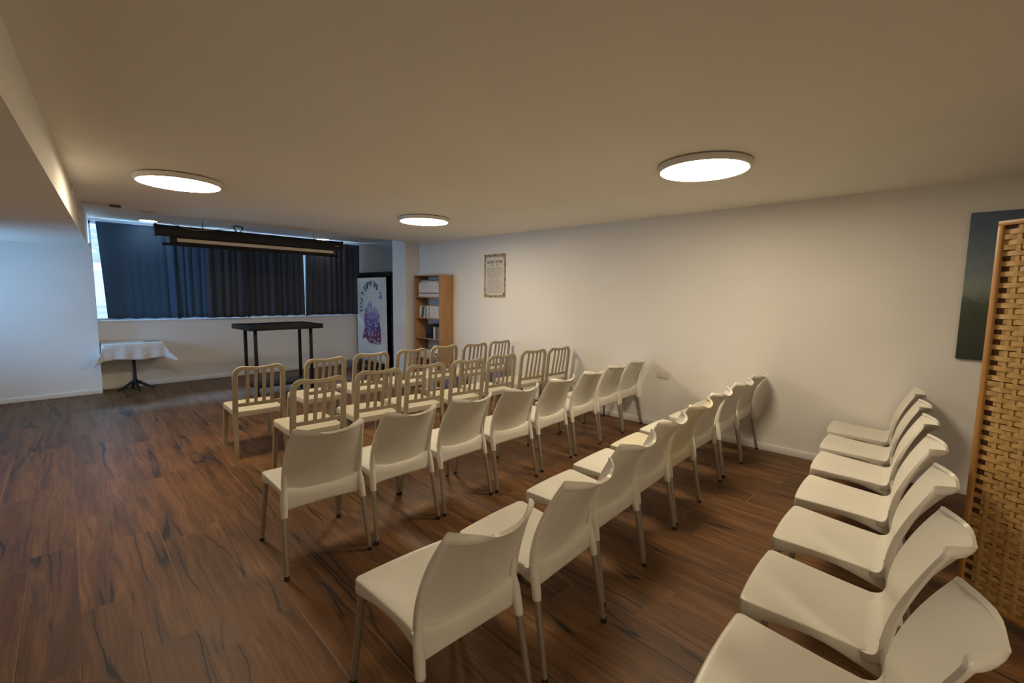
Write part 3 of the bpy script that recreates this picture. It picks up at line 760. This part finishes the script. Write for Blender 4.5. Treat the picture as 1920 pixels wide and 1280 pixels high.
bm = BM(); add_mesh(bm, text_mesh('ציון', .06, .0005), Matrix.Translation((mid+.02, .048, .245)) @ Matrix.Rotation(PI, 4, 'Z') @ Matrix.Rotation(PI/2, 4, 'X'))
obj('signature', bm, 'greyink', ct, 60, recalc=False)
# dark bag on the floor before the curtain
bm = BM(); rings = []
for k in range(9):
    t_ = k/8; a = .34*math.sin(PI*min(max(t_*.96+.02, 0), 1))**.45; h = .15*math.sin(PI*(t_*.9+.05))**.5*(1.0-.35*t_)
    rings.append([(lerp(-.26,.26,t_), .11*math.cos(q)*min(1, a*3), .012+h*(math.sin(q)*.5+.5)) for q in [2*PI*i/16 for i in range(16)]])
loft(bm, rings)
o = tag(obj('dark_bag', bm, 'blackm', None, 60, (4.62,8.55,0)), 'low dark bag lying on the floor in front of the ivory curtain', 'bag'); o.rotation_euler = (0,0,-1.35)
bm = BM(); tube(bm, [(-.1,0,.14),(-.06,.03,.20),(.04,.03,.20),(.1,0,.13)], .008, 8); obj('handle', bm, 'blackm', o)
bm = BM(); box(bm, -.12,.12,-.08,.08,0,.16, bev=.008)
tag(obj('storage_box', bm, 'bookb', None, 30, (4.55,9.25,0)), 'small grey-blue box on the floor under the window, beside the dark bag', 'box')

# ------------------------------------------------------------------ bookcase with books
bx0, bx1, by0, by1, bz = 4.93, 5.235, 6.545, 7.335, 1.945
t = thing('bookcase', 'open oak bookcase standing between the pillar and the long wall poster', 'bookcase', (bx0, by0, 0))
W_, L_ = bx1-bx0, by1-by0
for y in (0, L_-.022):
    bm = BM(); box(bm, 0,W_,y,y+.022,0,bz, bev=.0015); obj('side_panel', bm, 'oak', t)
bm = BM(); box(bm, W_-.008,W_,.02,L_-.02,.04,bz-.01); obj('back_panel', bm, 'backing', t)
SH = [.045, .42, .790, 1.165, 1.550]
bm = BM(); box(bm, .002,W_,.02,L_-.02,bz-.022,bz, bev=.0015); obj('top_panel', bm, 'shelf', t)
for z in SH: bm = BM(); box(bm, .004,W_-.008,.022,L_-.022,z-.022,z, bev=.0015); obj('shelf', bm, 'shelf', t)
bm = BM(); box(bm, .012,.03,.022,L_-.022,0,.024); obj('kickboard', bm, 'oak', t)
def book_at(y, th, h, depth, z, m, label, group, lean=0., band=False, x=None, flat=False, front=0.):
    # spine towards the room (-x); y is the near edge, th the thickness along y
    x0 = (bx0+.02 if x is None else x)
    t_ = thing('book', label, 'book', (x0, y, z), 0, group)
    if flat: dims = (depth, h, th)
    else: dims = (depth, th, h)
    bm = BM(); bx_, by_, bz_ = dims
    if flat:
        box(bm, 0,bx_,0,by_,0,.003); box(bm, 0,bx_,0,by_,bz_-.003,bz_); box(bm, 0,.003,0,by_,.001,bz_-.001)
    else:
        box(bm, 0,bx_,0,.0025,0,bz_); box(bm, 0,bx_,by_-.0025,by_,0,bz_); box(bm, -.002,.003,.0004,by_-.0004,.0,bz_, bev=.0015)
    c = obj('cover', bm, m, t_)
    bm = BM()
    if flat: box(bm, .002,bx_-.004,.004,by_-.004,.002,bz_-.002)
    else: box(bm, .002,bx_-.004,.002,by_-.002,.004,bz_-.004)
    obj('pages', bm, 'pages', t_)
    if band:
        bm = BM(); box(bm, -.0032,.0005,.0002,by_-.0002,h*.22,h*.29); obj('spine_band', bm, 'bookband', t_)
    if lean: t_.rotation_euler = (lean, 0, 0)
    return t_
Y0, Y1 = by0+.026, by1-.026
z = SH[4]; y = Y0; k = 0
proto_v = None
while y+.042 < Y1-.10:
    th = .0370
    if proto_v is None: proto_v = book_at(y, th, .250, .19, z, 'bookw', 'tall white bound volume with a dark spine band on the top shelf', 'matching white volumes on the top shelf', band=True)
    else: dup(proto_v, (bx0+.02, y, z), 0, proto_v['label'], proto_v['group'])
    y += th+.0055
# books lying flat on the row
fl = [(Y0+.10,.24,.030,.252,'bookw','white book lying flat on the top-shelf volumes, its end next to the dark gap'),
      (Y0+.36,.22,.026,.252,'bookw','pale book lying flat on the top-shelf volumes, towards the pillar'),
      (Y0+.11,.21,.022,.284,'bookteal','grey-green book topmost on the stack lying over the top-shelf volumes'),
      (Y0+.37,.20,.020,.280,'bookg','grey book lying over the pale flat book on the top shelf')]
for y, ln, th, dz, m, l in fl: book_at(y, th, ln, .15, z+dz, m, l, None, flat=True, x=bx0+.03)
# second shelf: white volumes, two dark ones leaning between them
z = SH[3]; y = Y0; pv = None
for k in range(8):
    th = .0325
    if pv is None: pv = book_at(y, th, .215, .17, z, 'bookw', 'plain white volume in the tight row on the second shelf', 'plain white volumes on the second shelf')
    else: dup(pv, (bx0+.02, y, z), 0, pv['label'], pv['group'])
    y += th+.005
book_at(y, .045, .212, .17, z, 'bookg', 'grey volume upright beside the plain white row on the second shelf', None); y += .048
book_at(y, .040, .218, .17, z, 'bookw', 'broad white volume upright before the leaning dark books on the second shelf', None); y += .043
book_at(y, .026, .205, .16, z, 'bookteal', 'dark green-grey book on the second shelf touching the broad white volume', None); y += .0285
book_at(y+.052, .022, .205, .16, z+.0, 'bookw', 'white book leaning between two dark books on the second shelf', None, lean=.24); y += .078
book_at(y+.050, .022, .210, .16, z, 'bookteal', 'dark book leaning on the second shelf, farther from the plain white row', None, lean=.22); y += .078
book_at(y+.012, .030, .215, .16, z, 'bookw', 'white volume nearest the pillar end of the second shelf', None, lean=.03)
bm = BM(); P = [(bx0-.004,Y0+.30,SH[3]+.03),(bx0-.012,Y0+.295,SH[3]-.02),(bx0-.010,Y0+.30,SH[3]-.075)]
rect_sweep(bm, P, lambda i: (0,1,0), .012, .0015); tag(obj('ribbon', bm, 'bookw'), 'white ribbon hanging over the edge of the second bookcase shelf', 'ribbon')
# third shelf: mixed books
z = SH[2]; y = Y0
book_at(y, .020, .205, .17, z, 'bookw', 'thin pale book at the wall end of the third shelf', None); y += .022
book_at(y, .045, .205, .17, z, 'bookb', 'blue-grey book on the third shelf', None); y += .048
book_at(y, .060, .215, .17, z, 'bookbr', 'dark brown book on the third shelf between the blue-grey and the pale ones', None); y += .064
book_at(y, .050, .212, .16, z, 'bookw', 'broad pale book in the middle of the third shelf', None); y += .053
book_at(y, .034, .270, .18, z, 'bookk', 'tall black book standing against the broad pale book on the third shelf', None); y += .036
lb = ['first','second','third','fourth','fifth']
for k in range(5):
    book_at(y+.040, .026, .262-.004*k, .18, z, 'bookk', '%s of the leaning black books on the third shelf, counted from the tall upright one' % lb[k], 'leaning black books on the third shelf', lean=.10+.018*k); y += .035
# fourth and bottom shelves: what shows between the chair backs
z = SH[1]
bm = BM(); rings = []
for k in range(7):
    t_ = k/6; r = math.sin(PI*(.08+.84*t_))**.5
    rings.append([(.10+.085*r*math.cos(q), .13*r*math.sin(q)*(1.0), .004+t_*.24) for q in [2*PI*i/14 for i in range(14)]])
loft(bm, rings); o = tag(obj('cloth_bag', bm, 'linen', None, 60, (bx0, by0+.20, z)), 'white bag with black markings on the fourth bookcase shelf', 'bag')
bm = BM()
for (a, b_, c, d) in ((-.05,.04,.16,.18),(-.02,.07,.115,.13),(.02,.09,.19,.205),(-.08,-.03,.08,.10)): box(bm, .010,.030,a,b_,c,d)
obj('marking', bm, 'ink', o)
bm = BM(); box(bm, 0,.2,0,.26,0,.13, bev=.006); tag(obj('carton', bm, 'lilac', None, 30, (bx0+.03, by0+.42, z+.001)), 'pale box on the fourth bookcase shelf', 'box')
for k in range(6):
    book_at(Y0+.10+.05*k, .045, .22+.006*(k % 3), .17, SH[0], 'bookbr', 'dark brown volume on the bottom bookcase shelf', 'dark brown volumes on the bottom shelf')
bm = BM(); box(bm, 0,.16,0,.26,0,.010, bev=.002); box(bm, .01,.15,.02,.24,.010,.018, bev=.002)
tag(obj('tray', bm, 'backing', None, 30, (bx0+.04, by0+.36, bz)), 'flat pale tray lying on top of the bookcase', 'tray')

# ------------------------------------------------------------------ things on the long wall
# poster: local x runs to the viewer's right (-Y in the room), y up
def wall_frame(y, z): return Matrix(((0,0,-1,XR),(-1,0,0,y),(0,1,0,z),(0,0,0,1)))
t = thing('poster', 'ornate bordered Hebrew text poster on the wall beside the bookcase', 'poster', (XR, 5.475, 1.91))
t.rotation_euler = (PI/2, 0, -PI/2)
hw, hh = .255, .355
bm = BM(); box(bm, -hw,hw,-hh,hh,.0005,.004); obj('border', bm, 'border', t)
bm = BM()
r = .07; prof = []
for cx_, cy_, a0 in ((hw-.038-r,hh-.045-r,0),(-(hw-.038-r),hh-.045-r,90),(-(hw-.038-r),-(hh-.04-r),180),(hw-.038-r,-(hh-.04-r),270)):
    for k in range(7): a = math.radians(a0+90*k/6); prof.append((cx_+r*math.cos(a), cy_+r*math.sin(a)))
loft(bm, [[(x, y, z_) for x, y in prof] for z_ in (.003, .0052)]); obj('text_panel', bm, 'paper', t)
bm = BM(); add_mesh(bm, text_mesh('תפלה לשלום'[::-1], .066, .0006, 'CENTER', .0015), Matrix.Translation((0,.205,.0056)))
add_mesh(bm, text_mesh('תר׳'[::-1]+'      '+'לה'[::-1], .038, .0005, 'CENTER', .001), Matrix.Translation((0,.160,.0056))); obj('heading', bm, 'ink', t, 60, recalc=False)
words = 'אבינו שבשמים צור ישראל וגואלו ברך את מדינת ראשית צמיחת גאלתנו הגן עליה באברת חסדך ופרס סכת שלומך ושלח אורך ואמתך לראשיה שריה ויועציה ותקנם בעצה טובה מלפניך'.split()
rnd = random.Random(3); bm = BM(); wi = 0; y = .122
for ln in range(15):
    s = ''
    while len(s) < (25 if ln != 6 else 16): s += (' ' if s else '')+words[wi % len(words)]; wi += 1
    add_mesh(bm, text_mesh(s[::-1], .0265, .0004, 'CENTER'), Matrix.Translation((0, y, .0056)) @ Matrix.Scale(.98, 4, (1,0,0))); y -= .0285
obj('text_lines', bm, 'greyink', t, 60, recalc=False)
# socket
t = thing('wall_socket', 'double power socket on the wall above the end of the white chair row', 'socket', (XR, 2.487, .655)); t.rotation_euler = (PI/2, 0, -PI/2)
bm = BM(); box(bm, -.076,.076,-.042,.042,0,.012, bev=.004); obj('cover_plate', bm, 'plate', t)
for s in (-1, 1):
    bm = BM(); lathe(bm, [(.024,.0115),(.024,.0135),(.020,.0135),(.019,.010),(.01,.010)], 20, (s*.034,0)); o = obj('outlet', bm, 'plate', t)
    bm = BM()
    for dx, dy in ((-.008,.004),(.008,.004),(0,-.008)): box(bm, s*.034+dx-.002,s*.034+dx+.002,dy-.004,dy+.004,.0095,.0112)
    obj('pin_hole', bm, 'dark', o)
# canvas
bm = BM(); box(bm, -.032,0,-1.75,0,0,1.172, bev=.003)
tag(obj('canvas_painting', bm, 'canvas', None, 30, (XR-.001, -.05, 1.130)), 'dark stormy landscape canvas on the wall behind the bamboo screen', 'painting')

# ------------------------------------------------------------------ bamboo folding screen
def fold_panel(t, org, ang, label_frame=True):
    d = Vector((math.cos(ang), math.sin(ang), 0)); n = Vector((-d.y, d.x, 0)); Z = Vector((0,0,1)); PW, PH = .46, 1.98
    lean = Vector((0,0,0))
    fr = BM(); P = [org+d*.014+Z*.0, org+d*.014+Z*PH]
    def bar(b, a, c, w1, w2): 
        tv = (c-a).normalized(); s1 = n; s2 = tv.cross(n); ctr = (a+c)/2
        obox(b, ctr, (tv, s1, s2), ((c-a).length/2, w1, w2), .004)
    bar(fr, org+d*.012, org+d*.012+Z*(PH-.01), .011, .012); bar(fr, org+d*(PW-.012), org+d*(PW-.012)+Z*(PH-.01), .011, .012)
    bar(fr, org+d*.02+Z*.08, org+d*(PW-.02)+Z*.08, .010, .012); bar(fr, org+d*.0+Z*PH, org+d*PW+Z*PH, .011, .012)
    f = obj('panel_frame', fr, 'pine', t)
    vb = BM(); xsv = [.085+.051*k for k in range(8)]
    for x in xsv: obox(vb, org+d*x+Z*(PH/2+.04), (d, n, Z), (.0085, .0015, PH/2-.05), 0)
    obj('upright_strips', vb, 'slat', f)
    wb = BM(); pitch = .0255; k = 0; z = .10
    while z < PH-.02:
        s = 1 if k % 2 else -1; full = (k % 2 == 0) or (k % 28 in (13, 15)); x0 = .022 if full else .060; x1 = PW-.022; rings = []
        steps = [x0+(x1-x0)*q/60 for q in range(61)]
        hh_ = .0119
        jz = .0012*math.sin(k*2.3)
        for x in steps:
            off = s*.0040*math.cos(PI*(x-xsv[0])/.051)
            c = org+d*x+n*off+Z*(z+jz+.0015*math.sin(x*9+k))
            rings.append([c-Z*hh_-n*.0007, c+Z*hh_-n*.0007, c+Z*hh_+n*.0007, c-Z*hh_+n*.0007])
        loft(wb, rings); z += pitch; k += 1
    obj('woven_strips', wb, 'bamboo', f)
    rb = BM(); obox(rb, org+d*(PW/2)+n*.0125+Z*(PH/2+.04), (d, n, Z), (PW/2-.02, .0015, PH/2-.045)); obj('backing_mat', rb, 'mat', f)
    return org+d*PW
t = thing('folding_screen', 'woven bamboo folding screen with pine frame behind the rearmost chairs', 'screen', (0,0,0))
P0 = Vector((3.30,-.135,0.0)); AN = math.radians(180+54.4)
P1 = fold_panel(t, P0, AN)
P2 = fold_panel(t, P1+Vector((.0,-.03,0)), math.radians(270+25))

# small things by the wall at the front rows
bm = BM(); box(bm, -.13,.13,-.10,.10,0,.27, bev=.01); tag(obj('waste_bin', bm, 'blue', None, 30, (4.86,6.05,0)), 'dull blue box on the floor by the wall behind the front chairs', 'box')
bm = BM(); box(bm, -.14,.14,-.012,.012,0,.36, bev=.004); o = tag(obj('white_board', bm, 'lilac', None, 30, (4.50,6.25,0)), 'pale board standing on the floor before the bookcase', 'board')
bm = BM(); box(bm, -.14,.14,-.10,.10,0,.02); obj('stand', bm, 'lilac', o)

# ------------------------------------------------------------------ the street outside the window (seen past the curtain edges)
t = thing('opposite_building', 'pale building across the street, glimpsed past the window curtain edge', 'building', (1.2,17.0,-3))
bm = BM(); box(bm, -9,12,0,3,0,9); obj('facade', bm, 'facade', t)
for k in range(4):
    bm = BM(); box(bm, -8.8,11.8,-.6,0,1.1+2.0*k,1.3+2.0*k); obj('balcony', bm, 'facade', t)
    bm = BM()
    for q in range(5): box(bm, -8.8,11.8,-.62,-.56,1.45+2.0*k+.16*q,1.53+2.0*k+.16*q)
    obj('railing', bm, 'facade_dark', t)

# ------------------------------------------------------------------ daylight and world
w = bpy.data.worlds.new('World'); bpy.context.scene.world = w; w.use_nodes = True
bg = w.node_tree.nodes['Background']; bg.inputs[0].default_value = (.62,.80,1.,1); bg.inputs[1].default_value = 2.2
def area(name, loc, rot, sx, sy, power, col):
    l = bpy.data.lights.new(name, 'AREA'); l.shape = 'RECTANGLE'; l.size = sx; l.size_y = sy; l.energy = power; l.color = col
    o = bpy.data.objects.new(name, l); C.objects.link(o); o.location = loc; o.rotation_euler = rot; return o
area('window_daylight', (2.8,10.6,2.6), (math.radians(-68),0,0), 4.6,1.6, 380, (.44,.71,1.))
area('side_window_daylight', (-2.1,8.3,1.7), (0,math.radians(-86),0), 1.2,1.8, 64, (.18,.52,1.))

# ------------------------------------------------------------------ camera
cam = bpy.data.cameras.new('camera'); co = bpy.data.objects.new('camera', cam); C.objects.link(co)
cam.sensor_width = 36; cam.lens = 853/1920*36; cam.clip_start = .02
F, CXp, CYp, H = 853., 960, 640, 1.60
dn = Vector(((846-CXp)/F, (9000-CYp)/F, 1)).normalized(); up = -dn
a = (71-CXp)/F; b_ = -(a*up.x+up.z)/up.y; Yv = Vector((a, b_, 1)).normalized(); Xv = Yv.cross(up)
R = Matrix((Xv, Yv, up))                           # world = R @ cam (x right, y down, z forward)
Rb = R @ Matrix(((1,0,0),(0,-1,0),(0,0,-1)))
co.matrix_world = Matrix.Translation((0,0,H)) @ Rb.to_4x4()
sc = bpy.context.scene; sc.camera = co
sc.view_settings.view_transform = 'Standard'; sc.view_settings.look = 'None'; sc.view_settings.gamma = 1; sc.view_settings.use_curve_mapping = False
sc.view_settings.exposure = 0.5
sc.cycles.use_denoising = True
sc.cycles.sample_clamp_indirect = 6.0
